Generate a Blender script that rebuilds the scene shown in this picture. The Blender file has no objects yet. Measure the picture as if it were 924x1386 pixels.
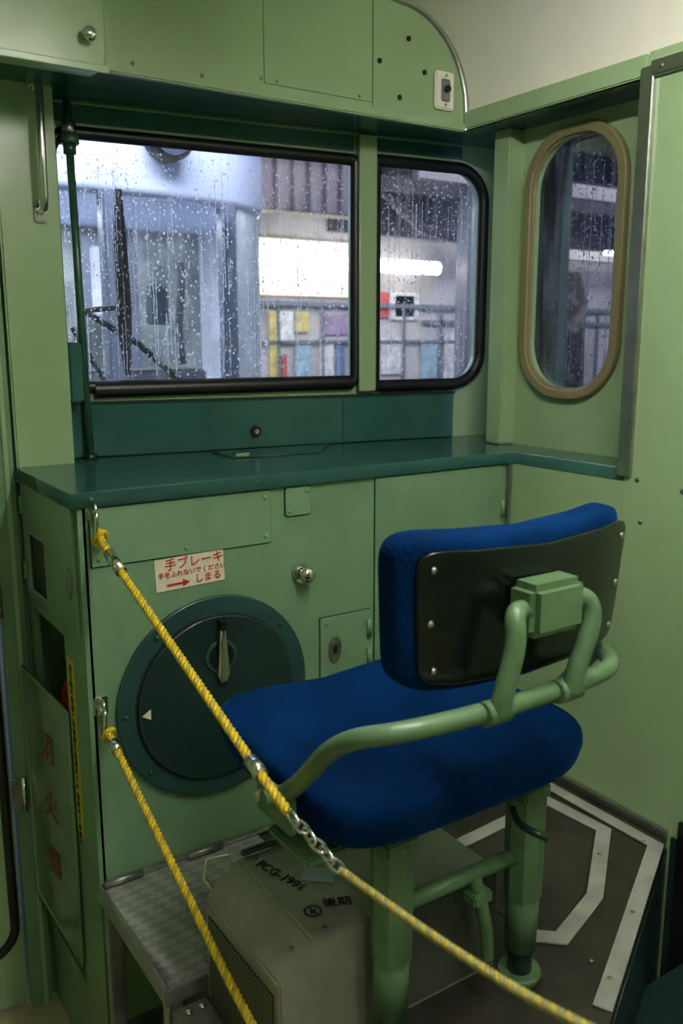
import bpy, bmesh, math, random
from mathutils import Vector, Matrix
random.seed(7)
scene=bpy.context.scene
scene.view_settings.view_transform='Standard'
COL=bpy.context.collection
# ---------------------------------------------------------------- materials
def srgb(r,g,b):
    f=lambda c:(c/255/12.92) if c/255<=.04045 else ((c/255+.055)/1.055)**2.4
    return (f(r),f(g),f(b),1)
def mat(name,col,rough=.4,metal=0,noise=.12,scale=6,bump=.05,bscale=60,col2=None,spec=.5,**kw):
    m=bpy.data.materials.new(name);m.use_nodes=True;nt=m.node_tree
    b=nt.nodes['Principled BSDF'];L=nt.links.new
    b.inputs['Roughness'].default_value=rough;b.inputs['Metallic'].default_value=metal
    b.inputs['Specular IOR Level'].default_value=spec
    tc=nt.nodes.new('ShaderNodeTexCoord')
    n=nt.nodes.new('ShaderNodeTexNoise');n.inputs['Scale'].default_value=scale;n.inputs['Detail'].default_value=6
    n.inputs['Roughness'].default_value=.65
    L(tc.outputs['Object'],n.inputs['Vector'])
    r=nt.nodes.new('ShaderNodeValToRGB')
    c2=col2 if col2 else tuple(c*(1-noise*2) for c in col[:3])+(1,)
    r.color_ramp.elements[0].position=.3;r.color_ramp.elements[0].color=c2
    r.color_ramp.elements[1].position=.6;r.color_ramp.elements[1].color=col
    L(n.outputs['Fac'],r.inputs['Fac']);L(r.outputs['Color'],b.inputs['Base Color'])
    if bump>0:
        n2=nt.nodes.new('ShaderNodeTexNoise');n2.inputs['Scale'].default_value=bscale;n2.inputs['Detail'].default_value=3
        L(tc.outputs['Object'],n2.inputs['Vector'])
        bp=nt.nodes.new('ShaderNodeBump');bp.inputs['Strength'].default_value=bump;bp.inputs['Distance'].default_value=.01
        L(n2.outputs['Fac'],bp.inputs['Height']);L(bp.outputs['Normal'],b.inputs['Normal'])
    for k,v in kw.items(): b.inputs[k].default_value=v
    return m
def emis(name,col,st):
    m=bpy.data.materials.new(name);m.use_nodes=True;nt=m.node_tree
    b=nt.nodes['Principled BSDF'];b.inputs['Base Color'].default_value=col
    b.inputs['Emission Color'].default_value=col;b.inputs['Emission Strength'].default_value=st
    return m
GREEN=mat('paint_pale_green',srgb(152,178,136),.28,noise=.07,scale=3,bump=.06,bscale=25)
GREENC=mat('paint_console_green',srgb(114,148,114),.28,noise=.12,scale=4,bump=.06,bscale=25)
GREENF=mat('paint_chair_green',srgb(94,126,90),.36,noise=.18,scale=15,bump=.1,bscale=40)
TEAL=mat('paint_teal',srgb(48,92,86),.15,noise=.12,scale=5,bump=.05,bscale=30)
TEALM=mat('paint_teal_flange',srgb(38,70,67),.28,noise=.12,scale=5,bump=.05,bscale=30)
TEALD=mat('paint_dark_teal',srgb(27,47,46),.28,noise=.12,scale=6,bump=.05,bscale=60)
BLACK=mat('black_rubber',srgb(16,16,18),.4,bump=.05)
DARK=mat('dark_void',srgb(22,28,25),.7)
PANELB=mat('black_green_back_panel',srgb(10,18,17),.22,bump=.03)
CREAM=mat('ceiling_cream',srgb(240,236,224),.2,noise=.03,bump=.03)
CHROME=mat('chrome',(.75,.75,.73,1),.14,1,bump=0,noise=.05)
ALU=mat('aluminium',(.5,.5,.48,1),.36,1,noise=.12,scale=20,bump=.05)
STEEL=mat('worn_steel',(.33,.33,.31,1),.42,.9,noise=.3,scale=12,bump=.1)
TAN=mat('window_frame_tan',srgb(130,122,88),.42,noise=.08)
GREY=mat('equipment_grey',srgb(164,162,152),.32,.2,noise=.14,scale=8,bump=.05)
GREYD=mat('equipment_grey_dark',srgb(78,82,76),.5,noise=.15)
FLOORB=mat('floor_brown',srgb(54,50,44),.45,noise=.35,scale=9,bump=.15,bscale=30)
BEIGE=mat('floor_beige',srgb(176,166,128),.55,noise=.15,scale=7)
LINE=mat('hatch_trim_pale',srgb(164,168,160),.4,noise=.16,scale=14)
WHITE=mat('sign_white',srgb(222,214,192),.5,noise=.1,scale=30,bump=0)
RED=mat('sign_red',srgb(190,40,30),.5,noise=.05,bump=0)
INK=mat('ink_black',srgb(25,25,25),.6,bump=0)
YEL=mat('tape_yellow',srgb(206,182,40),.5,bump=0)
ROPEY=mat('rope_yellow',srgb(222,188,24),.45,noise=.1,scale=80,bump=.2,bscale=300)
ROPEW=mat('rope_pale',srgb(184,160,50),.45,noise=.1,scale=80,bump=.2,bscale=300)
ROPEG=mat('rope_covered',srgb(154,150,90),.3,noise=.2,scale=80,bump=.2,bscale=300)
VELVET=mat('blue_velvet',srgb(0,40,90),.9,noise=.3,scale=6,bump=.3,bscale=160,spec=.05,**{'Sheen Weight':.28,'Sheen Roughness':.3,'Sheen Tint':(.03,.28,1,1)})
# checker plate
CHECK=mat('checker_plate',(.42,.43,.41,1),.36,.5,noise=.15,scale=10,bump=0)
nt=CHECK.node_tree;b=nt.nodes['Principled BSDF']
w1=nt.nodes.new('ShaderNodeTexChecker');w1.inputs['Scale'].default_value=36
w1.inputs['Color1'].default_value=(.44,.45,.43,1);w1.inputs['Color2'].default_value=(.32,.33,.31,1)
tc=nt.nodes.new('ShaderNodeTexCoord');mp=nt.nodes.new('ShaderNodeMapping');mp.inputs['Rotation'].default_value=(0,0,.6);mp.inputs['Scale'].default_value=(1,1.7,0);mp.inputs['Location'].default_value=(0,0,.013)
nt.links.new(tc.outputs['Object'],mp.inputs[0]);nt.links.new(mp.outputs[0],w1.inputs['Vector']);nt.links.new(w1.outputs['Color'],b.inputs['Base Color'])
bp=nt.nodes.new('ShaderNodeBump');bp.inputs['Strength'].default_value=.8;bp.inputs['Distance'].default_value=.004
nt.links.new(w1.outputs['Fac'],bp.inputs['Height']);nt.links.new(bp.outputs['Normal'],b.inputs['Normal'])
# perforated grille
GRILL=mat('perforated_grille',srgb(110,108,95),.5,bump=0)
nt=GRILL.node_tree;b=nt.nodes['Principled BSDF']
tc=nt.nodes.new('ShaderNodeTexCoord');mp=nt.nodes.new('ShaderNodeMapping');mp.inputs['Scale'].default_value=(0,1,1)
vo=nt.nodes.new('ShaderNodeTexVoronoi');vo.inputs['Scale'].default_value=105;vo.inputs['Randomness'].default_value=0
nt.links.new(tc.outputs['Object'],mp.inputs[0]);nt.links.new(mp.outputs[0],vo.inputs['Vector'])
rp=nt.nodes.new('ShaderNodeValToRGB');rp.color_ramp.elements[0].position=.36;rp.color_ramp.elements[0].color=(.008,.008,.008,1)
rp.color_ramp.elements[1].position=.44;rp.color_ramp.elements[1].color=srgb(118,116,100)
nt.links.new(vo.outputs['Distance'],rp.inputs[0]);nt.links.new(rp.outputs[0],b.inputs['Base Color'])
# window glass : thin pane with reflection and a faint wet haze in vertical runs
def glassmat(name,haze=.05,sc=(38,38,3.0)):
    m=bpy.data.materials.new(name);m.use_nodes=True;nt=m.node_tree;nt.nodes.clear();L=nt.links.new
    o=nt.nodes.new('ShaderNodeOutputMaterial');t=nt.nodes.new('ShaderNodeBsdfTransparent');t.inputs[0].default_value=(.93,.95,1,1)
    g=nt.nodes.new('ShaderNodeBsdfGlossy');g.inputs['Roughness'].default_value=.03
    fr=nt.nodes.new('ShaderNodeFresnel');fr.inputs[0].default_value=1.45
    mx=nt.nodes.new('ShaderNodeMixShader');L(fr.outputs[0],mx.inputs[0]);L(t.outputs[0],mx.inputs[1]);L(g.outputs[0],mx.inputs[2])
    tr=nt.nodes.new('ShaderNodeBsdfTranslucent');tr.inputs[0].default_value=(.92,.95,1,1)
    tc=nt.nodes.new('ShaderNodeTexCoord');mp=nt.nodes.new('ShaderNodeMapping');mp.inputs['Scale'].default_value=sc
    n=nt.nodes.new('ShaderNodeTexNoise');n.inputs['Scale'].default_value=1.6;n.inputs['Detail'].default_value=6;n.inputs['Roughness'].default_value=.7
    L(tc.outputs['Object'],mp.inputs[0]);L(mp.outputs[0],n.inputs['Vector'])
    mr=nt.nodes.new('ShaderNodeMapRange');mr.inputs[1].default_value=.50;mr.inputs[2].default_value=.75;mr.inputs[3].default_value=haze*.4;mr.inputs[4].default_value=haze*6
    L(n.outputs['Fac'],mr.inputs[0])
    m2=nt.nodes.new('ShaderNodeMixShader');L(mr.outputs[0],m2.inputs[0]);L(mx.outputs[0],m2.inputs[1]);L(tr.outputs[0],m2.inputs[2])
    L(m2.outputs[0],o.inputs[0]);return m
GLASS=glassmat('wet_window_glass',.026,(44,2.6,44));GLASS2=glassmat('train_glass',.012,(3,3,3))
DROP=bpy.data.materials.new('rain_drop');DROP.use_nodes=True;nt=DROP.node_tree;nt.nodes.clear()
o=nt.nodes.new('ShaderNodeOutputMaterial');gl_=nt.nodes.new('ShaderNodeBsdfGlass');gl_.inputs['IOR'].default_value=1.33;gl_.inputs['Roughness'].default_value=.02
tr=nt.nodes.new('ShaderNodeBsdfTranslucent');tr.inputs[0].default_value=(.95,.97,1,1)
mx=nt.nodes.new('ShaderNodeMixShader');mx.inputs[0].default_value=.45
nt.links.new(gl_.outputs[0],mx.inputs[1]);nt.links.new(tr.outputs[0],mx.inputs[2]);nt.links.new(mx.outputs[0],o.inputs[0])
# ---------------------------------------------------------------- helpers
def link(o,parent=None):
    COL.objects.link(o)
    if parent: o.parent=parent
    return o
def group(name):
    e=bpy.data.objects.new(name,None);e.empty_display_size=.05;COL.objects.link(e);return e
def meshobj(name,verts,faces,m,parent=None,smooth=False):
    me=bpy.data.meshes.new(name);me.from_pydata([tuple(v) for v in verts],[],faces);me.materials.append(m)
    if smooth:
        for p in me.polygons:p.use_smooth=True
    me.update();return link(bpy.data.objects.new(name,me),parent)
def box(name,parent,a,b,m,bev=.002,rot=None):
    a=Vector(a);b=Vector(b);c=(a+b)/2;s=b-a
    bm=bmesh.new();bmesh.ops.create_cube(bm,size=1)
    for v in bm.verts:v.co=Vector((v.co.x*s.x,v.co.y*s.y,v.co.z*s.z))
    if bev: bmesh.ops.bevel(bm,geom=bm.edges[:],offset=min(bev,min(abs(s.x),abs(s.y),abs(s.z))*.45),segments=2,affect='EDGES')
    me=bpy.data.meshes.new(name);bm.to_mesh(me);bm.free();me.materials.append(m)
    o=link(bpy.data.objects.new(name,me),parent);o.location=c
    if rot:o.rotation_euler=rot
    return o
def cyl(name,parent,p0,p1,r,m,r2=None,seg=24,smooth=True):
    p0=Vector(p0);p1=Vector(p1);d=p1-p0
    bm=bmesh.new();bmesh.ops.create_cone(bm,cap_ends=True,segments=seg,radius1=r,radius2=r if r2 is None else r2,depth=d.length)
    me=bpy.data.meshes.new(name);bm.to_mesh(me);bm.free();me.materials.append(m)
    if smooth:
        for p in me.polygons:
            if len(p.vertices)<6:p.use_smooth=True
    o=link(bpy.data.objects.new(name,me),parent)
    o.location=(p0+p1)/2;o.rotation_mode='QUATERNION';o.rotation_quaternion=d.to_track_quat('Z','Y');return o
def ball(name,parent,c,r,m,sc=(1,1,1)):
    bm=bmesh.new();bmesh.ops.create_uvsphere(bm,u_segments=20,v_segments=12,radius=r)
    me=bpy.data.meshes.new(name);bm.to_mesh(me);bm.free();me.materials.append(m)
    for p in me.polygons:p.use_smooth=True
    o=link(bpy.data.objects.new(name,me),parent);o.location=c;o.scale=sc;return o
def tomesh(o):
    dg=bpy.context.evaluated_depsgraph_get();ev=o.evaluated_get(dg)
    me=bpy.data.meshes.new_from_object(ev);me.name=o.name
    n=bpy.data.objects.new(o.name+'_m',me);n.matrix_world=o.matrix_world.copy();par=o.parent
    nm=o.name;cu=o.data;bpy.data.objects.remove(o);bpy.data.curves.remove(cu);n.name=nm
    COL.objects.link(n)
    if par:n.parent=par
    return n
def frame(origin,xa,ya):
    x=Vector(xa).normalized();y=Vector(ya).normalized();z=x.cross(y)
    m=Matrix.Identity(4)
    for i in range(3):
        m[i][0]=x[i];m[i][1]=y[i];m[i][2]=z[i];m[i][3]=origin[i]
    return m
def rrect(x0,x1,y0,y1,r,n=8):
    if not isinstance(r,(list,tuple)): r=[r]*4      # bl br tr tl
    out=[]
    for (cx,cy,a0,rr) in ((x0,y0,180,r[0]),(x1,y0,270,r[1]),(x1,y1,0,r[2]),(x0,y1,90,r[3])):
        ox=cx+(rr if cx==x0 else -rr);oy=cy+(rr if cy==y0 else -rr)
        if rr<=1e-5: out.append((cx,cy));continue
        for i in range(n+1):
            a=math.radians(a0+90*i/n);out.append((ox+rr*math.cos(a),oy+rr*math.sin(a)))
    return out
def flat(name,parent,splines,m,M,depth=.003,bev=0):
    cu=bpy.data.curves.new(name,'CURVE');cu.dimensions='2D';cu.fill_mode='BOTH';cu.extrude=max(depth/2-bev,0);cu.bevel_depth=bev;cu.bevel_resolution=2
    if bev:cu.offset=-bev
    for s in splines:
        sp=cu.splines.new('POLY');sp.points.add(len(s)-1);sp.use_cyclic_u=True
        for i,p in enumerate(s):sp.points[i].co=(p[0],p[1],0,1)
    cu.materials.append(m)
    o=link(bpy.data.objects.new(name,cu),parent);o.matrix_world=M@Matrix.Translation((0,0,depth/2))
    bpy.context.view_layer.update();return tomesh(o)
def tube(name,parent,pts,r,m,cyclic=False,M=None,smoothpath=False,res=6,radii=None):
    cu=bpy.data.curves.new(name,'CURVE');cu.dimensions='3D';cu.bevel_depth=r;cu.bevel_resolution=res;cu.use_fill_caps=True
    if smoothpath:
        sp=cu.splines.new('NURBS');sp.points.add(len(pts)-1);sp.order_u=4;sp.use_endpoint_u=True;sp.resolution_u=10
    else:
        sp=cu.splines.new('POLY');sp.points.add(len(pts)-1)
    sp.use_cyclic_u=cyclic
    for i,p in enumerate(pts):
        p=Vector(p) if len(p)==3 else Vector((p[0],p[1],0))
        if M: p=M@p
        sp.points[i].co=(*p,1)
        if radii: sp.points[i].radius=radii[i]
    for s in cu.splines:s.use_smooth=True
    cu.materials.append(m);o=link(bpy.data.objects.new(name,cu),parent);bpy.context.view_layer.update();return tomesh(o)
def text(name,parent,body,size,m,M,ext=.0006,align='LEFT',space=1):
    cu=bpy.data.curves.new(name,'FONT');cu.body=body;cu.size=size;cu.extrude=ext;cu.align_x=align;cu.space_line=space
    cu.materials.append(m);o=link(bpy.data.objects.new(name,cu),parent);o.matrix_world=M;bpy.context.view_layer.update();return tomesh(o)
def screws(name,parent,pts,nrm,m=None,r=.0045):
    bm=bmesh.new();q=Vector(nrm).to_track_quat('Z','Y')
    for p in pts:
        mm=Matrix.Translation(Vector(p))@q.to_matrix().to_4x4()@Matrix.Diagonal((1,1,.5,1))
        bmesh.ops.create_uvsphere(bm,u_segments=10,v_segments=6,radius=r,matrix=mm)
    me=bpy.data.meshes.new(name);bm.to_mesh(me);bm.free();me.materials.append(m or ALU)
    for p in me.polygons:p.use_smooth=True
    return link(bpy.data.objects.new(name,me),parent)
def ribbon(P,w,closed=False):
    P=[Vector(p) for p in P];n=len(P);A=[];B=[]
    for i in range(n):
        d0=(P[i]-P[i-1]).normalized() if (i>0 or closed) else (P[1]-P[0]).normalized()
        d1=(P[(i+1)%n]-P[i]).normalized() if (i<n-1 or closed) else d0
        if i==0 and not closed:d0=d1
        n0=Vector((-d0.y,d0.x));n1=Vector((-d1.y,d1.x));m=(n0+n1).normalized();k=w/2/max(.3,m.dot(n0))
        A.append(tuple(P[i]+m*k));B.append(tuple(P[i]-m*k))
    return [A+B[::-1]]
Z=(0,0,1)
def MF(x,y,z): return frame((x,y,z),(1,0,0),Z)         # faces the cab (-Y)
def XY(z): return frame((0,0,z),(1,0,0),(0,1,0))
# ---------------------------------------------------------------- camera
yaw,pit,roll=math.radians(33.62),math.radians(11.12),math.radians(-.08)
F=Vector((math.sin(yaw)*math.cos(pit),math.cos(yaw)*math.cos(pit),-math.sin(pit)))
R=Vector((math.cos(yaw),-math.sin(yaw),0));U=R.cross(F)
R,U=R*math.cos(roll)+U*math.sin(roll),-R*math.sin(roll)+U*math.cos(roll)
cd=bpy.data.cameras.new('camera');cam=bpy.data.objects.new('camera',cd);COL.objects.link(cam)
mm=Matrix.Identity(4)
for i in range(3):
    mm[i][0]=R[i];mm[i][1]=U[i];mm[i][2]=-F[i]
mm[2][3]=1.63
cam.matrix_world=mm;cd.sensor_fit='VERTICAL';cd.sensor_height=36;cd.lens=1186.2/1386*36;cd.clip_start=.05;scene.camera=cam
cd.dof.use_dof=True;cd.dof.focus_distance=1.75;cd.dof.aperture_fstop=4.5
# ---------------------------------------------------------------- room shell
ZP=.544;ZT=1.353
box('floor',None,(-1.6,-2.0,-.05),(1.9,2.1,0),BEIGE,0)
prof=[(-1.62,2.2),(-1.55,2.33),(-1.42,2.40),(-1.2,2.43),(0,2.46),(1.2,2.43),(1.36,2.415)]
for i in range(1,13):
    a=math.radians(90-90*i/12);prof.append((1.36+.225*math.cos(a),2.19+.225*math.sin(a)))
prof.append((1.585,2.17))
top=[(x+ (.03 if x>0 else -.03),z+.04) for x,z in prof]
flat('ceiling',None,[prof+top[::-1]],CREAM,frame((0,2.3,0),(1,0,0),Z),4.3)
# window wall (angled 7.6 deg)
th=math.atan(.133);e=(math.cos(th),-math.sin(th),0)
WW=frame((.61,2.10,0),e,Z)
WWo=WW@Matrix.Translation((0,0,-.04))
hole1=rrect(0.0,.769,1.52,2.09,[.05,.01,.01,.05]);hole2=rrect(.827,1.175,1.505,2.095,[.01,.09,.09,.01])
flat('wall_front',None,[[(-.25,1.30),(1.32,1.30),(1.32,2.5),(-.25,2.5)],hole1,hole2],GREEN,WWo,.04)
g=group('wall_front_upper_strip')
flat('strip',g,[[(-.1,2.112),(.765,2.112),(.765,2.15),(-.1,2.15)]],TEAL,WW,.004)
flat('strip_r',g,[[(.835,2.118),(1.1,2.118),(1.1,2.15),(.835,2.15)]],TEAL,WW,.004)
def win(name,hole,r,off=.004,matg=BLACK,glassM=WWo,z=.015,tubeM=WW):
    g=group(name)
    flat('glass',g,[hole],GLASS,glassM@Matrix.Translation((0,0,z)),.003)
    tube('gasket',g,[(p[0],p[1],off) for p in hole],r,matg,True,tubeM)
    return g
w1=win('window_1',hole1,.015);w2=win('window_2',hole2,.016)
tube('gasket_bottom_bulge',w1,[(.07,1.513,.008),(.755,1.516,.008)],.019,BLACK,False,WW)
tube('gasket_bottom_bulge',w2,[(.84,1.503,.008),(1.09,1.503,.008)],.015,BLACK,False,WW)
flat('divider_post',w1,[[(.772,1.492),(.824,1.492),(.824,2.15),(.772,2.15)]],GREEN,WW@Matrix.Translation((0,0,.001)),.022,.003)
gb=group('console_backboard')
flat('board',gb,[[(-.06,1.355),(1.075,1.355),(1.075,1.482),(-.06,1.484)]],TEAL,WW,.026,.002)
flat('cap',gb,[[(-.06,1.480),(1.078,1.478),(1.078,1.484),(-.06,1.486)]],TEALD,WW,.029)
cyl('key_socket',gb,WW@Vector((.468,1.398,.026)),WW@Vector((.468,1.398,.036)),.014,BLACK)
cyl('key_core',gb,WW@Vector((.468,1.398,.036)),WW@Vector((.468,1.398,.04)),.006,ALU)
flat('joint',gb,[[(.72,1.357),(.722,1.357),(.722,1.480),(.72,1.480)]],TEALD,WW,.0275)
# left pillar + wall left of console
gl=group('wall_front_left')
box('pillar',gl,(.468,2.0,1.33),(.596,2.14,2.5),GREEN,.004)
box('pillar_lower',gl,(.468,2.03,0),(.52,2.14,1.34),GREENC,.003)
box('panel',gl,(-1.6,2.025,0),(-.46,2.10,2.5),GREEN,.002)
box('panel_top',gl,(-.46,2.025,2.07),(.462,2.10,2.5),GREEN,.002)
box('edge_strip',gl,(.412,2.005,.0),(.462,2.10,2.3),GREENC,.002)
box('edge_bead',gl,(.440,1.998,.0),(.450,2.006,2.3),GREEN,.002)
gd=group('door_1')
box('leaf',gd,(-.45,2.03,.01),(.407,2.06,2.06),GREEN,.003)
tube('rubber_seal',gd,rrect(-.3,.390,.16,.98,.07),.011,BLACK,True,MF(0,2.026,0))
box('latch_upper',gd,(.385,1.990,1.03),(.409,2.03,1.105),STEEL,.003);cyl('latch_pin',gd,(.405,1.985,1.02),(.405,1.985,1.11),.006,CHROME)
box('latch_lower',gd,(.402,1.992,.545),(.430,2.004,.62),STEEL,.003);cyl('latch_pin_2',gd,(.428,1.992,.54),(.428,1.992,.625),.006,CHROME)
gh=group('grab_handle')
tube('bar',gh,[(.555,2.0,2.165),(.555,1.965,2.16),(.555,1.958,2.14),(.553,1.958,1.93),(.553,1.965,1.905),(.553,2.0,1.90)],.0085,CHROME)
for z in(2.165,1.90): box('foot',gh,(.54,1.992,z-.022),(.568,2.0,z+.022),CHROME,.003)
gp=group('vertical_pipe')
PIPE=mat('pipe_green',srgb(52,92,70),.3,noise=.2,scale=20)
cyl('pipe',gp,(.648,2.05,ZT),(.640,2.05,2.15),.009,PIPE)
cyl('collar',gp,(.641,2.05,2.055),(.641,2.05,2.075),.022,PIPE,seg=6)
cyl('nut',gp,(.641,2.05,2.075),(.641,2.05,2.10),.016,ALU,seg=6)
cyl('neck',gp,(.641,2.05,2.035),(.641,2.05,2.055),.014,PIPE)
cyl('foot',gp,(.648,2.05,ZT),(.648,2.05,ZT+.012),.016,TEALD)
box('junction_box',None,(.600,2.015,1.49),(.632,2.055,1.625),TEAL,.004)
# header
HD=MF(0,1.803,0)
gh=group('header_panel')
arc=[(1.36+.215*math.cos(math.radians(90-90*i/14)),2.19+.225*math.sin(math.radians(90-90*i/14))) for i in range(15)]
hp=[(-1.6,2.15),(1.575,2.15)]+arc[::-1]+[(1.2,2.43),(-1.6,2.44)]
flat('face',gh,[hp],GREEN,frame((0,1.825,0),(1,0,0),Z),.022,.001)
box('lower_lip',gh,(.3,1.797,2.147),(1.575,1.806,2.166),GREEN,.003)
flat('underside',gh,[[(-1.0,1.81),(1.575,1.81),(1.82,1.81),(1.82,1.95),(.5,2.12),(-1,2.12)]],TEAL,XY(2.156),.004)
box('right_joint_plate',gh,(1.288,1.8015,2.172),(1.2892,1.8035,2.43),GREENF,0)
flat('panel_mid_gap',gh,[rrect(.9975,1.2865,2.1785,2.4015,.002)],GREENF,HD,.0008)
flat('panel_mid',gh,[rrect(.999,1.285,2.18,2.40,.002)],GREEN,HD,.0015,.0005)
screws('rivets',gh,[(x,1.80,z) for x,z in ((1.03,2.187),(1.25,2.187),(.99,2.187),(.70,2.172),(.85,2.172),(1.19,2.158),(1.35,2.158),(1.5,2.158))],(0,-1,0),GREENC,.004)
for x,z in((1.307,2.273),(1.392,2.335),(1.442,2.268),(1.367,2.201)): cyl('hole',gh,(x,1.8026,z),(x,1.7995,z),.006,BLACK,seg=16)
tube('arc_trim',gh,[(x+.004,z,0) for x,z in [(1.2,2.434)]+arc+[(1.575,2.15)]],.009,ALU,False,HD)
gs=group('wall_switch')
box('plate',gs,(1.472,1.793,2.19),(1.532,1.803,2.278),CREAM,.004)
box('toggle_base',gs,(1.488,1.788,2.208),(1.516,1.795,2.260),mat('switch_steel',(.3,.3,.3,1),.4,.7),.003)
cyl('toggle',gs,(1.502,1.788,2.236),(1.502,1.78,2.236),.008,BLACK)
screws('screws',gs,[(1.502,1.79,2.2),(1.502,1.79,2.268)],(0,-1,0),ALU,.004)
go=group('overhead_locker')
flat('body',go,[rrect(-.9,.630,2.130,2.425,[.01,.028,.01,.01])],GREEN,MF(0,1.80,0),.050,.007)
flat('bottom_lip',go,[rrect(-.9,.632,2.128,2.142,[.0,.006,.004,.0])],GREEN,MF(0,1.75,0),.006,.002)
cyl('knob_stem',go,(.590,1.752,2.188),(.590,1.735,2.188),.006,CHROME)
ball('knob',go,(.590,1.728,2.188),.0135,CHROME,(1,.7,1))
# right wall
XR=1.58
wr=group('wall_right')
box('near_panel',wr,(XR,-2.0,0),(XR+.05,1.25,2.20),GREEN,.001)
box('lower_panel',wr,(XR,1.25,0),(XR+.05,1.602,1.325),GREEN,.001)
hole3=rrect(-1.668,-1.400,1.508,2.108,.115,12)
flat('recess_panel',wr,[[(-1.76,1.30),(-1.20,1.30),(-1.20,2.3),(-1.76,2.3)],hole3],GREEN,frame((1.73,0,0),(0,-1,0),Z),.03)
box('beyond_post',wr,(1.86,1.72,1.3),(1.89,2.05,2.5),GREEN,0)
box('recess_jamb',wr,(XR+.005,1.235,1.34),(1.71,1.25,2.2),GREEN,0)
w3=group('window_3')
RM=frame((1.70,0,0),(0,-1,0),Z)
flat('glass',w3,[hole3],GLASS,RM@Matrix.Translation((0,0,-.02)),.003)
outer3=rrect(-1.694,-1.374,1.482,2.134,.14,12)
flat('frame',w3,[outer3,hole3],TAN,RM@Matrix.Translation((0,0,-.004)),.022,.005)
tube('inner_lip',w3,[(p[0],p[1],.004) for p in hole3],.004,TAN,True,RM)
g=group('trim_1')
box('edge_vertical',g,(XR-.012,1.228,1.335),(XR+.012,1.262,2.17),ALU,.003)
g=group('trim_2')
box('top_rail',g,(XR-.008,1.25,2.152),(XR+.01,1.80,2.196),GREEN,.003)
box('top_soffit',g,(XR,1.25,2.152),(1.73,1.81,2.158),TEAL,0)
g=group('trim_3')
box('top_rail_alu',g,(XR-.014,-2.0,2.148),(XR+.01,1.236,2.178),ALU,.003)
screws('screws',g,[(XR-.014,y,2.163) for y in (1.21,.9,.6)],(-1,0,0),STEEL,.006)
g=group('trim_4')
box('corner_strip',g,(1.566,1.590,ZP),(1.578,1.602,1.325),ALU,.002)
g=group('baseboard_right')
box('strip',g,(XR-.012,1.07,ZP),(XR,1.60,ZP+.022),ALU,.002)
screws('screws',g,[(XR-.012,y,ZP+.012) for y in (1.10,1.25,1.45)],(-1,0,0),STEEL,.004)
screws('wall_right_screws',wr,[(XR,1.214,1.329),(XR,1.199,1.239),(XR,1.10,1.32),(XR,1.07,1.21)],(-1,0,0),STEEL,.006)
box('low_dark_panel',wr,(XR-.006,.2,.0),(XR,1.062,.555),TEALD,.002)
box('low_seam',wr,(XR-.008,.985,.0),(XR+.001,1.045,.60),BLACK,.002)
g=group('corner_post')
box('post',g,(1.652,1.716,ZT),(1.71,1.775,2.152),GREEN,.004)
box('wall_back',None,(-1.6,-2.05,0),(1.63,-2.0,2.5),GREEN,0)
box('wall_left',None,(-1.65,-2.05,0),(-1.6,2.1,2.5),GREEN,0)
# ---------------------------------------------------------------- console
gc=group('conductor_console')
box('front_panel',gc,(.478,1.603,ZP-.02),(1.578,1.63,1.33),GREENC,.001)
flat('left_side',gc,[[(-2.02,0),(-1.603,0),(-1.603,1.33),(-2.02,1.33)],rrect(-1.985,-1.745,.22,1.035,.006)],GREENC,frame((.49,0,0),(0,-1,0),Z),.014)
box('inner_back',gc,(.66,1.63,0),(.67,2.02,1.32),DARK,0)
box('inner_top',gc,(.492,1.63,1.04),(.66,2.02,1.05),GREENC,0)
box('inner_near',gc,(.492,1.725,0),(.66,1.735,1.04),GREENC,0)
box('inner_far',gc,(.492,2.012,0),(.66,2.022,1.32),GREENC,0)
box('inner_bottom',gc,(.492,1.735,.2),(.66,2.012,.21),GREENC,0)
tp=[(.462,1.592),(1.578,1.592),(1.578,1.25),(1.70,1.25),(1.70,1.72),(1.85,1.75),(1.85,1.93),(.61,2.095),(.61,2.0),(.462,2.02)]
flat('worktop',gc,[tp],TEAL,XY(ZT-.030),.030,.002)
flat('left_trim_post',gc,[[(.475,1.33),(.484,1.33),(.484,ZP),(.475,ZP)]],GREENC,MF(0,1.603,0),.003)
MC=MF(0,1.603,0)
def panel(nm,x0,x1,z0,z1,m=GREENC,d=.0045,r=.003):
    flat(nm+'_gap',gc,[rrect(x0-.0022,x1+.0022,z0-.0022,z1+.0022,r)],TEALD,MC,.0008)
    flat(nm,gc,[rrect(x0,x1,z0,z1,r)],m,MC,d,.001)
panel('upper_panel',.497,.883,1.207,1.320);panel('square_cover',.92,.983,1.258,1.320,r=.008)
panel('right_door',1.157,1.548,.80,1.320);panel('small_door',1.006,1.142,.86,1.013)
ys=1.598
screws('panel_screws',gc,[(x,ys,z) for x,z in ((.51,1.222),(.51,1.305),(.87,1.222),(.87,1.305),(.69,1.22),(.93,1.268),(.973,1.31),(1.3,.9),(1.02,1.0),(1.02,.875))],(0,-1,0),GREENC,.005)
screws('lip_screws',gc,[(x,1.592,1.339) for x in (.5,.85,1.3,1.55)],(0,-1,0),TEAL,.005)
for zc,xc in((1.21,1.552),(.97,1.138),(.90,1.138),(.86,1.552)):
    cyl('hinge',gc,(xc,1.594,zc-.02),(xc,1.594,zc+.02),.0055,GREENC,seg=12);box('hinge_leaf',gc,(xc-.014,1.598,zc-.02),(xc+.012,1.603,zc+.02),GREENC,.001)
cyl('door_stud',gc,(1.184,1.6,1.16),(1.184,1.585,1.16),.009,CHROME);ball('door_stud_cap',gc,(1.184,1.585,1.16),.009,CHROME)
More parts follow.
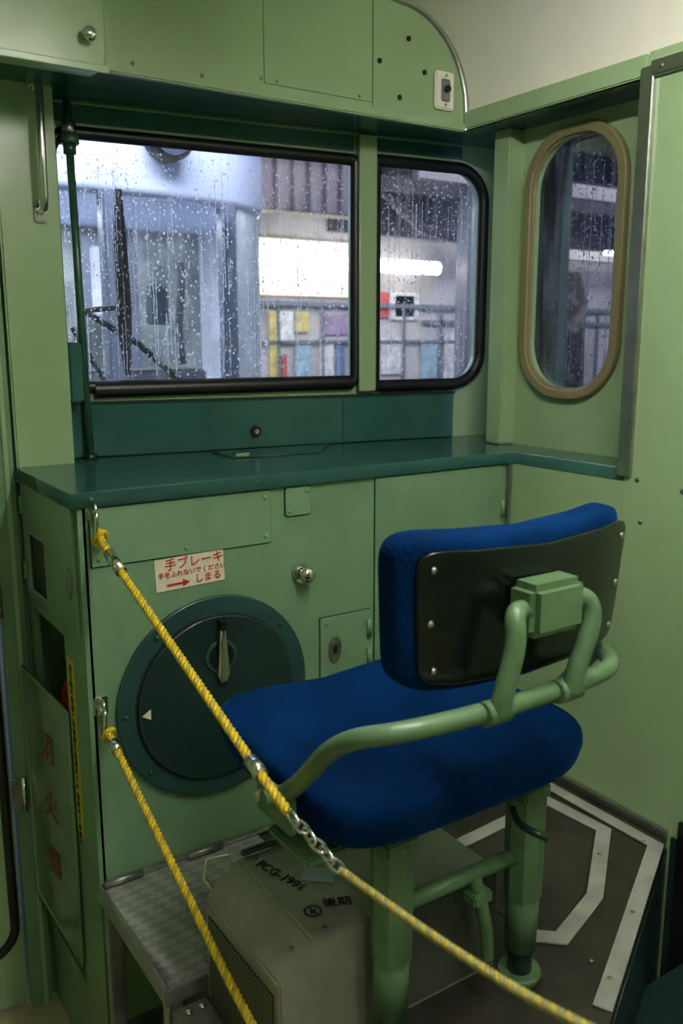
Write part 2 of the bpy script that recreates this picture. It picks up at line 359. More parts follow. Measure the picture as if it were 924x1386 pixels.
flat('lock_plate',gc,[[(1.043+.018*math.cos(a*.2618),.935+.032*math.sin(a*.2618)) for a in range(24)]],STEEL,MF(0,1.599,0),.004,.001)
flat('lock_slot',gc,[rrect(1.038,1.048,.925,.945,.004)],BLACK,MF(0,1.595,0),.001)
cyl('knob_base',gc,(.957,1.60,1.129),(.957,1.592,1.129),.022,CHROME);cyl('knob_stem',gc,(.957,1.592,1.129),(.957,1.575,1.129),.013,CHROME)
ball('knob_head',gc,(.957,1.57,1.129),.019,CHROME,(1,.7,1))
hb=group('handbrake_wheel_cover')
def circ(cx,cz,r,n=64): return [(cx+r*math.cos(2*math.pi*i/n),cz+r*math.sin(2*math.pi*i/n)) for i in range(n)]
cx,cz=.744,.895
flat('flange',hb,[circ(cx,cz,.217)],TEALM,MF(0,1.600,0),.010,.003)
flat('groove',hb,[circ(cx,cz,.181)],DARK,MF(0,1.5905,0),.002)
flat('disc',hb,[circ(cx,cz,.177)],TEALD,MF(0,1.590,0),.010,.003)
screws('rivets',hb,[(cx+.2*math.cos(math.radians(a)),1.588,cz+.2*math.sin(math.radians(a))) for a in (40,130,220,310,0,180)],(0,-1,0),TEALM,.005)
flat('slot_ring',hb,[circ(.749,.985,.036,32)],TEALM,MF(0,1.581,0),.005,.002)
flat('slot_hole',hb,[circ(.749,.985,.029,32),],BLACK,MF(0,1.5765,0),.001)
flat('slot_hole_v',hb,[rrect(.738,.760,.940,1.04,.008)],BLACK,MF(0,1.577,0),.0015)
bl=[(-.005,.058),(.005,.058),(.010,.0),(.014,-.05),(.007,-.066),(-.007,-.066),(-.014,-.05),(-.010,0)]
flat('folding_lever',hb,[[(.749+a,.998+b) for a,b in bl]],CHROME,MF(0,1.577,0),.014,.004)
box('lever_tip',hb,(.742,1.560,1.045),(.756,1.578,1.066),BLACK,.002)
flat('pointer_triangle',hb,[[(.573,.894),(.592,.905),(.592,.883)]],WHITE,MF(0,1.5802,0),.001)
sg=group('handbrake_warning_sign')
SM=MF(0,1.603,0)@Matrix.Translation((.697,1.172,0))@Matrix.Rotation(math.radians(2),4,'Z')
flat('plate',sg,[rrect(-.075,.075,-.033,.033,.002)],WHITE,SM,.002)
SMt=SM@Matrix.Translation((0,0,.0028))
text('line_1',sg,'手ブレーキ',.026,RED,SMt@Matrix.Translation((-.055,.010,0)))
text('line_2',sg,'手をふれないでください',.0135,RED,SMt@Matrix.Translation((-.07,-.006,0)))
text('line_3',sg,'しまる',.020,RED,SMt@Matrix.Translation((.008,-.026,0)))
flat('arrow',sg,[[(-.052,-.020),(-.018,-.020),(-.018,-.014),(-.003,-.022),(-.018,-.030),(-.018,-.0245),(-.052,-.0245)]],RED,SMt,.0006)
sh=group('side_hatch_door')
SS=frame((.476,0,0),(0,-1,0),Z)
flat('leaf',sh,[rrect(-2.0,-1.625,1.068,1.318,.004),rrect(-1.955,-1.825,1.085,1.215,.01)],GREENC,SS,.006,.001)
flat('dark_glass',sh,[rrect(-1.955,-1.825,1.085,1.215,.01)],BLACK,SS,.001)
tube('glass_edge',sh,[(p[0],p[1],.005) for p in rrect(-1.955,-1.825,1.085,1.215,.01)],.003,GREENC,True,SS)
flat('lock_oval',sh,[[(-1.662+.018*math.cos(a*.2618),1.165+.032*math.sin(a*.2618)) for a in range(24)]],STEEL,SS@Matrix.Translation((0,0,.006)),.003,.001)
for z in(1.12,1.27): cyl('hinge',sh,(.470,1.998,z-.02),(.470,1.998,z+.02),.005,GREENC,seg=10)
fe=group('fire_extinguisher')
cyl('tank',fe,(.555,1.86,.21),(.555,1.86,.86),.060,RED,seg=32);ball('shoulder',fe,(.555,1.86,.86),.060,RED,(1,1,.7))
cyl('neck',fe,(.555,1.86,.88),(.555,1.86,.925),.018,STEEL);box('lever',fe,(.50,1.85,.925),(.60,1.87,.94),BLACK,.003)
tube('hose',fe,[(.55,1.86,.91),(.52,1.80,.96),(.505,1.775,.86),(.50,1.765,.6),(.505,1.78,.42)],.012,BLACK,smoothpath=True)
ec=group('extinguisher_cover')
COV=mat('cover_green_glossy',srgb(112,134,112),.14,noise=.2,scale=10,bump=.03)
EM=frame((.444,1.980,0),(.028,-.245,0),Z)
flat('plate',ec,[[(0,.33),(.245,.275),(.245,.87),(0,.90)]],COV,EM,.003,.001)
tube('rim',ec,[(0,.33,.002),(.245,.275,.002),(.245,.87,.002),(0,.90,.002)],.004,GREENC,True,EM)
FR=mat('faded_red',srgb(140,62,52),.6,bump=0)
for i,chh in enumerate('消火器'): text('kanji_%d'%i,ec,chh,.075,FR,EM@Matrix.Translation((.085,.72-.14*i,.004)))
yst=group('yellow_instruction_strip')
flat('tape',yst,[rrect(-1.730,-1.688,.60,.995,.001)],YEL,SS,.001)
text('writing',yst,'消火器の取扱いは車掌に連絡のこと 安全ピンを抜く',.0175,INK,frame((.4745,1.717,.985),(0,0,-1),(0,-1,0)))
wh=group('worktop_hatch')
flat('lid',wh,[[(.93,1.862),(1.16,1.836),(1.27,1.965),(.935,1.995)]],TEALD,XY(ZT),.002,.0006)
flat('lid_top',wh,[[(.934,1.866),(1.157,1.841),(1.265,1.961),(.939,1.991)]],TEAL,XY(ZT+.001),.003,.0006)
box('latch',wh,(.945,1.88,ZT+.004),(.985,1.90,ZT+.009),CHROME,.002)
# ---------------------------------------------------------------- raised platform
pf=group('raised_platform')
pp=[(.475,1.60),(.475,1.254),(.56,1.254),(.60,.62),(1.04,.62),(1.04,.785),(1.572,1.07),(1.572,1.60)]
flat('deck',pf,[pp],FLOORB,XY(ZP-.025),.024)
flat('checker_plate',pf,[[(.475,1.60),(.475,1.254),(.56,1.254),(.56,1.28),(.83,1.28),(.83,1.60)]],CHECK,XY(ZP-.001),.003,.0008)
box('edge_left',pf,(.470,1.25,ZP-.03),(.480,1.60,ZP+.004),ALU,.002)
box('edge_near',pf,(.470,1.246,ZP-.03),(.565,1.256,ZP+.004),ALU,.002)
box('hinge_rail',pf,(.48,1.585,ZP+.002),(.90,1.60,ZP+.010),ALU,.002)
for x in(.52,.70): cyl('hinge_barrel',pf,(x-.04,1.583,ZP+.01),(x+.04,1.583,ZP+.01),.007,STEEL,seg=12)
for y in(1.27,1.58): box('leg',pf,(.478,y-.014,0),(.505,y+.014,ZP-.025),ALU,.002)
box('shelf',pf,(.49,1.26,.22),(.80,1.59,.235),STEEL,.002)
box('skirt',pf,(.62,.64,0),(1.02,1.58,ZP-.026),GREYD,.002)
box('under_left_panel',pf,(.50,1.575,0),(.62,1.59,ZP-.03),GREENC,0)
flat('riser',pf,[[(0,0),(.6085,0),(.6085,ZP-.026),(0,ZP-.026)]],TEALD,frame((1.042,.79,0),(.538,.285,0),Z),.004)
box('riser_ledge',pf,(1.06,.70,.30),(1.565,.98,.315),TEALD,.004)
flat('edge_diag',pf,ribbon([(1.055,.812),(1.53,1.066),(1.53,1.40)],.032),LINE,XY(ZP),.005,.001)
flat('hatch_trim_back',pf,ribbon([(.70,1.42),(1.50,1.44)],.014),LINE,XY(ZP),.004,.001)
flat('hatch_trim',pf,ribbon([(1.06,1.30),(1.475,1.33),(1.485,1.17),(1.28,1.02),(1.13,.97),(1.075,1.02)],.032),LINE,XY(ZP),.005,.001)
flat('hatch_lid',pf,[[(1.08,1.28),(1.455,1.31),(1.465,1.18),(1.27,1.04),(1.14,.99),(1.09,1.03)]],FLOORB,XY(ZP-.001),.003,.001)
screws('deck_screws',pf,[(1.52,1.09,ZP+.005),(1.3,.945,ZP+.005),(1.12,.85,ZP+.005),(1.40,1.11,ZP+.005),(1.13,.90,ZP+.002)],(0,0,1),STEEL,.005)
bk=group('floor_bracket')
box('plate',bk,(.478,1.10,.50),(.54,1.24,.512),STEEL,.002)
box('web',bk,(.478,1.10,.0),(.488,1.24,.50),GREY,.002)
screws('bolts',bk,[(.50,1.22,.514),(.525,1.22,.514),(.50,1.14,.514),(.525,1.14,.514)],(0,0,1),CHROME,.007)
# ---------------------------------------------------------------- equipment box
eb=group('equipment_box')
def prism(name,parent,prof,y0,y1,m,bev=.004):
    n=len(prof);bm=bmesh.new()
    a=[bm.verts.new((x,y0,z)) for x,z in prof];b_=[bm.verts.new((x,y1,z)) for x,z in prof]
    bm.faces.new(a);bm.faces.new(b_[::-1])
    for i in range(n): bm.faces.new((a[i],b_[i],b_[(i+1)%n],a[(i+1)%n]))
    bmesh.ops.recalc_face_normals(bm,faces=bm.faces[:])
    if bev: bmesh.ops.bevel(bm,geom=bm.edges[:],offset=bev,segments=2,affect='EDGES')
    me=bpy.data.meshes.new(name);bm.to_mesh(me);bm.free();me.materials.append(m)
    return link(bpy.data.objects.new(name,me),parent)
prism('body',eb,[(.549,.50),(.985,.50),(.985,.725),(.975,.74),(.61,.745),(.549,.695)],.993,1.25,GREY)
prism('grille',eb,[(.5465,.505),(.5500,.505),(.5500,.668),(.5465,.668)],1.01,1.235,GRILL,0)
box('rear_clip',eb,(.62,1.245,.745),(.70,1.256,.757),STEEL,.003)
tube('latch',eb,[(.565,1.250,.70),(.555,1.265,.72),(.565,1.270,.75),(.60,1.258,.752)],.004,CHROME)
box('dark_front',eb,(.76,.9905,ZP+.005),(.98,.994,.725),GREYD,.001)
text('marking',eb,'FCG-1991',.026,INK,frame((.628,1.215,.7462),(.26,-1,0),(1,.26,0)))
text('marking_2',eb,'ⓚ',.034,INK,frame((.625,1.050,.7462),(.9,-.42,0),(.42,.9,0)))
text('marking_3',eb,'後期',.024,INK,frame((.665,1.055,.7462),(.9,-.42,0),(.42,.9,0)))
flat('label',eb,[rrect(0,.055,0,.038,.001)],mat('label_blue',srgb(180,200,215),.4,bump=0),frame((.672,1.135,.745),(.75,-.66,0),(.66,.75,0)),.001)
screws('screws',eb,[(.64,1.01,.746),(.96,1.01,.742),(.64,1.235,.746),(.585,1.02,.727)],(0,0,1),STEEL,.005)
# ---------------------------------------------------------------- chair
ch=group('conductor_chair')
def sp(v,e): return math.copysign(abs(v)**e,v)
def finish(o):
    bm=bmesh.new();bm.from_mesh(o.data);bmesh.ops.remove_doubles(bm,verts=bm.verts[:],dist=1e-5);bmesh.ops.recalc_face_normals(bm,faces=bm.faces[:]);bm.to_mesh(o.data);bm.free()
    for p in o.data.polygons:p.use_smooth=True
    return o
def superell(name,parent,a,b,h,e1,e2,loc,m,fn=None,nu=40,nv=72):
    vs=[];fs=[]
    for i in range(nu+1):
        u=-math.pi/2+math.pi*i/nu
        for j in range(nv):
            v=-math.pi+2*math.pi*j/nv
            p=Vector((a*sp(math.cos(u),e1)*sp(math.cos(v),e2),b*sp(math.cos(u),e1)*sp(math.sin(v),e2),h*sp(math.sin(u),e1)))
            if fn:p=fn(p)
            vs.append(p)
    for i in range(nu):
        for j in range(nv):
            k=(j+1)%nv;fs.append((i*nv+j,i*nv+k,(i+1)*nv+k,(i+1)*nv+j))
    o=meshobj(name,vs,fs,m,parent,True);o.location=loc;return finish(o)
def seatf(p):
    x,y,z=p.x/.252,p.y/.228,p.z
    if z>0:
        w=max(0,1-x*x)*max(0,1-(y*.9)**2)
        z-=.042*w**.55
        z+=.014*max(0,y)**2*abs(x)
    else:
        z*=1.05
        p=Vector((p.x*(1+.06*z/.06),p.y*(1+.05*z/.06),p.z))
    return Vector((p.x*(1-.04*y),p.y,z))
superell('seat',ch,.252,.228,.060,.42,.38,(.821,1.078,.994),VELVET,seatf)
box('seat_pan',ch,(.66,.92,.910),(1.0,1.25,.935),DARK,.01)
def backf(p):
    x,z=p.x/.212,p.z/.104
    s=1+.04*z
    zz=p.z+.014*(x*x)*max(0,z)
    return Vector((p.x*s,p.y+.85*p.x*p.x,zz))
def slab(name,parent,hw,hh,ht,e,loc,m,rotx=0,edge=.5,fn=backf):
    nu,nv=36,80;vs=[];fs=[]
    for i in range(nu+1):
        u=-math.pi/2+math.pi*i/nu
        for j in range(nv):
            v=2*math.pi*j/nv
            r=sp(math.cos(u),edge);y=ht*sp(math.sin(u),edge)
            vs.append(fn(Vector((hw*r*sp(math.cos(v),e),y,hh*r*sp(math.sin(v),e)))))
    for i in range(nu):
        for j in range(nv):
            k=(j+1)%nv;fs.append((i*nv+j,(i+1)*nv+j,(i+1)*nv+k,i*nv+k))
    o=meshobj(name,vs,fs,m,parent,True);o.location=loc;o.rotation_euler=(rotx,0,0);return finish(o)
BL=(.856,.838,1.276);BR=math.radians(3)
slab('backrest_pad',ch,.207,.106,.033,.26,BL,VELVET,BR,.40)
slab('backrest_panel',ch,.193,.090,.005,.20,(BL[0]+.007,BL[1]-.033,BL[2]-.003),PANELB,BR,.25)
pts=[]
for x,z in((-.172,.064),(-.172,-.068),(.178,.064),(.178,-.068),(-.176,-.002),(.180,-.002)):
    p=backf(Vector((x,0,z)));p=Matrix.Rotation(BR,3,'X')@(p+Vector((0,-.006,0)));pts.append(p+Vector((BL[0]+.005,BL[1]-.033,BL[2]-.001)))
screws('panel_screws',ch,pts,(0,-1,0),ALU,.005)
tube('frame_tube',ch,[(.555,1.02,.975),(.556,.99,1.0),(.560,.935,1.045),(.563,.885,1.11),(.572,.830,1.148),(.60,.795,1.158),(.66,.780,1.161),(.77,.772,1.161),(.90,.775,1.161),(.98,.785,1.160),(1.02,.805,1.160),(1.040,.835,1.160),(1.045,.86,1.160)],.0135,GREENF,smoothpath=True,res=8)
tube('frame_arm_right',ch,[(1.043,.855,1.160),(1.070,.92,1.10),(1.075,1.02,.975)],.0125,GREENF,smoothpath=True)
box('bracket_block',ch,(.795,.752,1.250),(.893,.806,1.322),GREENF,.010)
cyl('bracket_pin',ch,(.782,.775,1.283),(.905,.775,1.283),.012,GREENF)
for s,x0,x1 in((-1,.748,.766),(1,.880,.914)):
    tube('bracket_arm_%s'%('l' if s<0 else 'r'),ch,[(x0,.762,1.163),(x0+.004,.757,1.20),(x1-.004*s,.755,1.25),(x1-.002*s,.762,1.283),(x1-.014*s,.770,1.293),(x1-.035*s,.775,1.285)],.0135,GREENF,smoothpath=True)
    cyl('arm_boss',ch,(x0-.02,.770,1.161),(x0+.02,.770,1.161),.0165,GREENF)
box('hinge_plate',ch,(.548,.955,.955),(.562,1.05,1.01),GREENF,.004)
cyl('hinge_bolt',ch,(.532,1.0,1.0),(.58,1.0,1.0),.012,GREENF,seg=6);cyl('hinge_bolt_2',ch,(.535,1.035,.985),(.575,1.035,.985),.009,ALU,seg=6)
box('hinge_arm',ch,(.56,.93,.915),(.70,1.04,.93),GREENF,.004)
box('seat_rail_l',ch,(.69,.92,.885),(.75,1.22,.91),GREENF,.004);box('seat_rail_r',ch,(.97,.92,.885),(1.03,1.22,.91),GREENF,.004)
for x,nm in((.722,'l'),(1.002,'r')):
    cyl('leg_upper_'+nm,ch,(x,.95,.90),(x,.95,.70),.034,GREENF,.032,seg=8,smooth=False)
    cyl('leg_mid_'+nm,ch,(x,.95,.72),(x,.95,.60),.029,GREENF,.027,seg=24)
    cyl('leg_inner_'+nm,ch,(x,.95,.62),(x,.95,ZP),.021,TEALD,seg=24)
    cyl('leg_foot_'+nm,ch,(x,.95,ZP),(x,.95,ZP+.012),.040,GREENF,.036,seg=24)
cyl('crossbar',ch,(.74,.95,.78),(.985,.95,.78),.013,GREENF)
tube('release_lever',ch,[(.885,.945,.78),(.888,.93,.73),(.905,.93,.69),(.905,.93,.63)],.011,GREENF,smoothpath=True)
box('lever_clip',ch,(.87,.925,.735),(.91,.955,.755),GREENF,.003)
tube('height_lever',ch,[(.95,.93,.885),(.93,.90,.87),(.935,.87,.88),(.955,.86,.865)],.006,TEALD,smoothpath=True)
# ---------------------------------------------------------------- ropes
def catmull(P,n=24):
    P=[Vector(p) for p in P];P=[P[0]*2-P[1]]+P+[P[-1]*2-P[-2]];out=[]
    for i in range(1,len(P)-2):
        for k in range(n):
            t=k/n;a,b,c,d=P[i-1],P[i],P[i+1],P[i+2]
            out.append(.5*((2*b)+(c-a)*t+(2*a-5*b+4*c-d)*t*t+(3*b-a-3*c+d)*t**3))
    out.append(P[-2]);return out
def resample(pts,step):
    out=[pts[0]];acc=0
    for a,b in zip(pts,pts[1:]):
        L=(b-a).length;d=step-acc
        while d<=L: out.append(a.lerp(b,d/L));d+=step
        acc=(acc+L)%step
    return out
def twisted(name,parent,pts,r,mats,pitch=.035):
    pts=resample(pts,.003)
    for k in range(3):
        cu=bpy.data.curves.new(name,'CURVE');cu.dimensions='3D';cu.bevel_depth=r*.56;cu.bevel_resolution=2
        s_=cu.splines.new('POLY');s_.points.add(len(pts)-1);s=0
        for i,p in enumerate(pts):
            t=(pts[min(i+1,len(pts)-1)]-pts[max(i-1,0)]).normalized()
            a=t.cross(Vector((1,0,0))).normalized();b=t.cross(a)
            an=2*math.pi*(s/pitch+k/3);q=p+(a*math.cos(an)+b*math.sin(an))*r*.52
            s_.points[i].co=(*q,1);s+=.003
        cu.materials.append(mats[k]);o=link(bpy.data.objects.new(name+'_strand_%d'%k,cu),parent);bpy.context.view_layer.update();tomesh(o)
def ringloop(name,parent,c,ax,ay,ra,rb,r,m):
    ax=Vector(ax).normalized();ay=Vector(ay).normalized()
    tube(name,parent,[Vector(c)+ax*ra*math.cos(i*math.pi/12)+ay*rb*math.sin(i*math.pi/12) for i in range(24)],r,m,True)
R1=catmull([(.504,1.565,1.285),(.504,1.527,1.254),(.512,1.25,1.148),(.520,.987,1.049),(.525,.916,1.02)])
R1b=catmull([(.53,.80,.998),(.535,.59,1.018),(.54,.42,1.05),(.55,.1,1.15),(.57,-.5,1.38)])
rp1=group('barrier_rope')
twisted('upper',rp1,R1,.0070,[ROPEY,ROPEY,ROPEW],.028)
twisted('far',rp1,R1b,.0052,[ROPEG,ROPEW,ROPEG],.018)
def sleeve(nm,par,pts,f0,f1,r=.0105):
    n=len(pts);a=pts[int(n*f0)];b=pts[min(int(n*f1),n-1)];cyl(nm,par,a,b,r,CHROME)
sleeve('sleeve_a',rp1,R1,.26,.32);sleeve('sleeve_b',rp1,R1,.715,.76)
d=(Vector(R1b[0])-Vector(R1[-1]));dn=d.normalized()
for i in range(6):
    c=Vector(R1[-1])+d*((i+.5)/6);side=Vector((1,0,0)) if i%2 else dn.cross(Vector((1,0,0)))
    ringloop('chain_link_%d'%i,rp1,c,dn,side,.014,.008,.0024,CHROME)
def hook(par,x,z):
    flat('base_plate',par,[rrect(x-.014,x+.014,z-.02,z+.02,.006)],CHROME,MF(0,1.603,0),.004,.001)
    ringloop('eye',par,(x,1.592,z),(0,1,0),(0,0,1),.012,.013,.004,CHROME)
    ringloop('snap_link',par,(x,1.582,z-.028),(.1,.25,0),(0,-.25,1),.011,.026,.004,CHROME)
    ringloop('rope_eye',par,(x+.003,1.572,z-.050),(1,0,.1),(0,-.6,.8),.010,.018,.005,ROPEY)
hook(rp1,.504,1.318)
rp2=group('barrier_rope')
R2=catmull([(.500,1.565,.885),(.50,1.51,.862),(.51,1.254,.733),(.520,1.027,.622),(.53,.75,.56),(.54,.4,.62),(.555,0,.75),(.57,-.5,.95)])
twisted('lower',rp2,R2,.0070,[ROPEY,ROPEY,ROPEW],.028);sleeve('sleeve',rp2,R2,.105,.14)
hook(rp2,.499,.928)
spo=group('stanchion_pole');cyl('pole',spo,(.58,-.52,0),(.58,-.52,2.43),.018,CHROME)
# ---------------------------------------------------------------- rain drops
bm0=bmesh.new();bmesh.ops.create_icosphere(bm0,subdivisions=1,radius=1);tv=[v.co.copy() for v in bm0.verts];tf=[[v.index for v in f.verts] for f in bm0.faces];bm0.free()
def drops(parent,M,s0,s1,z0,z1,n,z=0):
    vs=[];fs=[]
    def one(x,y,r,st):
        k=len(vs)
        for v in tv: vs.append(M@Vector((x+v.x*r,y+v.y*r*st,z+v.z*r*.6)))
        fs.extend([[q+k for q in f] for f in tf])
    for i in range(n):
        one(random.uniform(s0,s1),random.uniform(z0,z1),random.choice((.0010,.0013,.0013,.0017,.0021,.0026))*random.uniform(.7,1.2),random.uniform(1,1.6))
    for i in range(int((s1-s0)*110)):   # runs
        x=random.uniform(s0,s1);y=random.uniform(z0+.1,z1);L=random.uniform(.05,.32);q=y
        one(x,y-L,.0026,1.8)
        while q>y-L and q>z0:
            one(x+random.gauss(0,.0005),q,random.uniform(.0007,.0014),random.uniform(3,7));q-=random.uniform(.005,.011)
    meshobj('rain_drops',vs,fs,DROP,parent,True)
drops(w1,WWo,.02,.75,1.54,2.07,3200,.0135);drops(w2,WWo,.85,1.15,1.53,2.08,1500,.0135);drops(w3,RM,-1.65,-1.42,1.54,2.08,1000,-.0215)
# ---------------------------------------------------------------- outside: wiper
wp=group('windshield_wiper')
def WP(s,z,d): return WWo@Vector((s,z,d))
tube('blade',wp,[WP(.166,1.545,-.022),WP(.163,1.70,-.022),WP(.161,1.86,-.022),WP(.163,1.985,-.022)],.020,BLACK,radii=[.5,1,.9,.45])
tube('arm',wp,[WP(.07,1.70,-.045),WP(.20,1.62,-.04),WP(.33,1.50,-.04)],.008,BLACK)
tube('arm_2',wp,[WP(.07,1.70,-.045),WP(.155,1.71,-.045)],.007,BLACK)
tube('arm_3',wp,[WP(.04,1.66,-.045),WP(.13,1.50,-.045)],.006,BLACK)
# ---------------------------------------------------------------- outside: neighbouring train
BODYW=mat('train_white_blue',srgb(206,216,240),.3,noise=.05,scale=2,bump=0)
BODYG=mat('train_grey_pillar',srgb(100,108,124),.35,bump=0)
BODYL=mat('train_light_grey',srgb(196,200,204),.3,noise=.2,scale=5,bump=0)
INNER=mat('train_inner_grey_green',srgb(146,152,144),.6,noise=.45,scale=3,bump=0)
nt_=group('neighbouring_train')
def plan(dx=0): return [(-1.2,3.9),(-.4,3.62),(.5,3.55),(1.5,3.57),(1.85+dx,3.65),(2.08+dx,3.8),(2.2+dx,4.05),(2.2+dx,9.5),(-1.2,9.5)]
flat('upper_body',nt_,[plan()],BODYW,XY(2.2),.75,.04)
flat('lower_body',nt_,[plan(-.02)],BODYW,XY(-.9),2.33,.02)
flat('roof',nt_,[[(-1.1,3.85),(1.8,3.85),(2.05,4.3),(2.05,9.4),(-1.1,9.4)]],BODYG,XY(2.95),.2,.05)
for x,y,m in((1.83,3.66,BODYG),(1.26,3.57,BODYG),(.9,3.57,BODYL),(2.13,4.0,BODYL)): box('pillar',nt_,(x-.035,y-.02,1.4),(x+.035,y+.05,2.22),m,.01)
flat('corner_wrap',nt_,[[(1.90,3.70),(2.06,3.82),(2.17,4.07),(2.14,4.07),(2.04,3.84),(1.89,3.72)]],BODYL,XY(1.4),.82)
box('side_wall',nt_,(2.12,4.07,1.4),(2.17,9.4,2.22),BODYL,0)
box('interior_back',nt_,(-.9,4.6,1.4),(2.13,4.62,2.22),INNER,0)
box('interior_door',nt_,(1.45,4.57,1.4),(1.75,4.6,2.15),BODYG,.01)
box('interior_window',nt_,(1.50,4.55,1.75),(1.7,4.58,2.1),BODYL,.01)
box('interior_box',nt_,(1.58,3.95,1.70),(1.66,4.05,1.88),TEALD,.01)
tube('interior_bracket',nt_,[(1.70,3.9,1.98),(1.72,3.9,1.85),(1.66,3.9,1.72),(1.70,3.9,1.52)],.018,BLACK,smoothpath=True)
box('interior_seatback',nt_,(1.30,4.2,1.4),(1.50,4.3,1.72),GREYD,.03)
box('interior_desk',nt_,(.6,3.75,1.4),(1.75,4.0,1.50),GREYD,.01)
flat('windshield',nt_,[[(.2,1.43),(1.82,1.43),(1.82,2.2),(.2,2.2)]],GLASS2,MF(0,3.59,0),.004)
cyl('marker_lamp_ring',nt_,(1.51,3.58,2.44),(1.51,3.5,2.44),.10,BLACK);cyl('marker_lamp_lens',nt_,(1.51,3.5,2.44),(1.51,3.48,2.44),.08,CHROME)
# ---------------------------------------------------------------- outside: station
st=group('station_building')
SW=mat('station_wall',srgb(184,180,182),.6,noise=.25,scale=1.2,bump=0)
PURP=mat('station_fascia_purple',srgb(50,38,58),.6,bump=0)
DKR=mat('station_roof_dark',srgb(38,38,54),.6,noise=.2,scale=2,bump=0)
WARM=emis('lit_wall_glow',(1,.86,.60,1),1.1);COOL=emis('lit_tube',(.9,.95,1,1),6)
box('wall',st,(2.2,7.0,-.9),(13,7.2,3.4),SW,0)
box('lit_band',st,(2.4,6.95,2.02),(5.0,6.985,2.50),WARM,.01)  # bright warm light on the wall, put in as emission
cyl('lit_lamp_row',st,(3.6,6.75,2.30),(5.6,6.75,2.30),.06,emis('lamp_row',(1,.93,.78,1),9))
box('fascia',st,(3.0,6.2,2.62),(4.42,6.4,3.02),PURP,.01)
for i in range(9): box('fascia_rib_%d'%i,st,(3.05+i*.15,6.16,2.62),(3.10+i*.15,6.2,3.02),DKR,.01)
box('canopy',st,(2.6,4.6,3.25),(13,7.2,3.35),DKR,0)
for i in range(7): box('canopy_beam_%d'%i,st,(4.8+i*1.1,4.6,3.05),(4.9+i*1.1,7.0,3.25),DKR,0)
for i in range(3): box('canopy_purlin_%d'%i,st,(4.6,5.2+i*.6,2.9),(13,5.28+i*.6,3.02),DKR,0)
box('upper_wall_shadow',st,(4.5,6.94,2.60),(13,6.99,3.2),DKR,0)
tube('diagonal_brace',st,[(4.6,6.6,3.1),(5.3,6.6,2.62),(6.4,6.6,2.5)],.05,DKR)
box('beam_pale',st,(5.8,6.5,2.44),(13,6.6,2.54),SW,0)
pc=[('yellow',(206,190,110)),('white',(214,218,222)),('blue',(90,120,160)),('red',(190,80,76)),('green',(150,186,160)),('sky',(150,184,205)),('purple',(150,128,165))]
PM={n:mat('poster_'+n,srgb(*c),.5,noise=.3,scale=9,bump=0) for n,c in pc}
def poster(n,x0,x1,z0,z1):
    box('poster_'+n,st,(x0,6.975,z0),(x1,6.99,z1),PM[n],0)
for a in(('yellow',3.87,3.95,1.2,1.88),('white',3.97,4.12,1.62,1.88),('yellow',4.14,4.28,1.7,1.88),('purple',4.43,4.70,1.68,1.86),('sky',4.14,4.3,1.3,1.58),('white',4.4,4.55,1.25,1.6),('blue',4.58,4.68,1.2,1.6),('red',4.0,4.05,1.25,1.5),('white',4.72,4.95,1.3,1.8),
          ('red',5.02,5.2,1.84,2.08),('white',5.2,5.56,1.82,2.08),('green',5.27,5.5,1.85,2.05),('white',5.1,5.35,1.3,1.65),('sky',5.6,5.8,1.25,1.6),('white',5.9,6.3,1.2,1.7)): poster(*a)
for i in range(12): box('mullion_%d'%i,st,(3.95+i*.47,6.96,-.5),(3.975+i*.47,6.985,1.98),BODYG,0)
box('rail',st,(3.6,6.96,1.60),(7,6.985,1.625),BODYG,0);box('rail_2',st,(5.6,6.96,1.78),(9,6.985,1.82),BODYG,0);box('rail_3',st,(3.6,6.95,1.93),(9,6.99,1.97),BODYG,0)
cl=group('platform_column')
box('shaft',cl,(5.60,6.3,-.9),(5.76,6.5,3.25),BODYG,.02)
cl=group('tree_trunk')
MOT=mat('mottled_bark',srgb(110,104,108),.8,noise=.5,scale=5,col2=srgb(6,5,8),bump=.3,bscale=8)
MOT.node_tree.nodes['Color Ramp'].color_ramp.elements[0].position=.54;MOT.node_tree.nodes['Color Ramp'].color_ramp.elements[1].position=.70
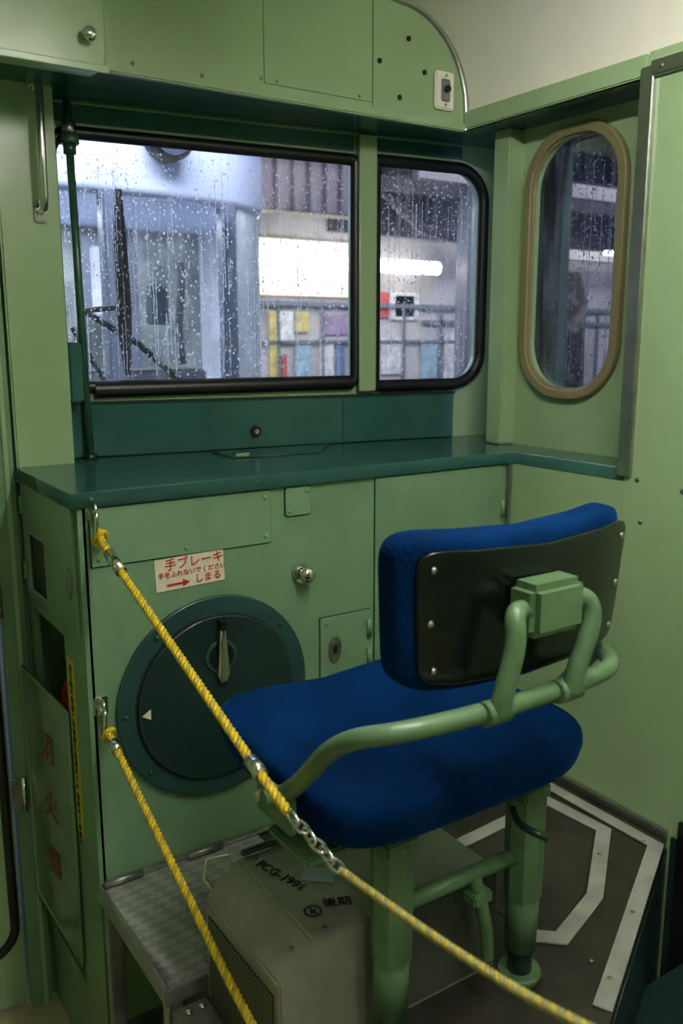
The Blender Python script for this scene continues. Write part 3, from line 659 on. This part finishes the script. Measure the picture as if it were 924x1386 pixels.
tube('trunk',cl,[(7.15,6.5,-.9),(7.18,6.5,1.2),(7.12,6.5,1.7),(7.16,6.5,2.0),(7.12,6.5,2.3)],.19,MOT,radii=[1,.95,1.1,1.05,.7])
fl=group('platform_fluorescent_lights')
for x in(6.2,8.0,9.6): box('tube_%g'%x,fl,(x-.4,6.0,2.84),(x+.4,6.05,2.87),COOL,.01)
box('tube_side',fl,(6.9,5.8,2.42),(9.6,5.86,2.46),COOL,.01)
box('ground',None,(-14,2.3,-1.0),(20,30,-.9),mat('platform_asphalt',srgb(90,92,98),.3),0)
# ---------------------------------------------------------------- lights
def area(name,loc,rot,sx,sy,en,col=(1,1,1)):
    l=bpy.data.lights.new(name,'AREA');l.shape='RECTANGLE';l.size=sx;l.size_y=sy;l.energy=en;l.color=col
    o=bpy.data.objects.new(name,l);COL.objects.link(o);o.location=loc;o.rotation_euler=rot;return o
TUBE=emis('interior_fluorescent',(1,.975,.885,1),150)
cf=group('ceiling_light')
box('housing',cf,(.72,-.15,2.405),(.82,.95,2.44),CREAM,.01)
cyl('fluorescent_tube',cf,(.77,-.1,2.375),(.77,.9,2.375),.016,TUBE)
for y in(-.11,.91): box('socket',cf,(.75,y-.012,2.355),(.79,y+.012,2.41),CREAM,.003)
cf=group('ceiling_light')
box('housing',cf,(.1,-1.5,2.40),(.34,-.4,2.45),CREAM,.01)
area('ceiling_lamp',(.22,-.95,2.385),(0,0,0),.22,1.0,8,(1,.97,.88))
area('station_lamp',(5.5,5.6,3.0),(math.radians(25),0,0),6,.6,130,(1,.96,.9))
area('train_front_fill',(.9,2.75,3.3),(math.radians(55),0,0),2.2,.5,115,(.88,.92,1))  # added fill light to brighten the neighbouring train's front, no fixture there
area('train_interior_fill',(.9,4.1,2.18),(0,0,0),1.6,.4,30,(.97,1,.95))  # unseen fill added to lift the brightness inside the other train
w=bpy.data.worlds.new('dusk');scene.world=w;w.use_nodes=True
bg=w.node_tree.nodes['Background'];bg.inputs[0].default_value=(.30,.38,.62,1);bg.inputs[1].default_value=.65
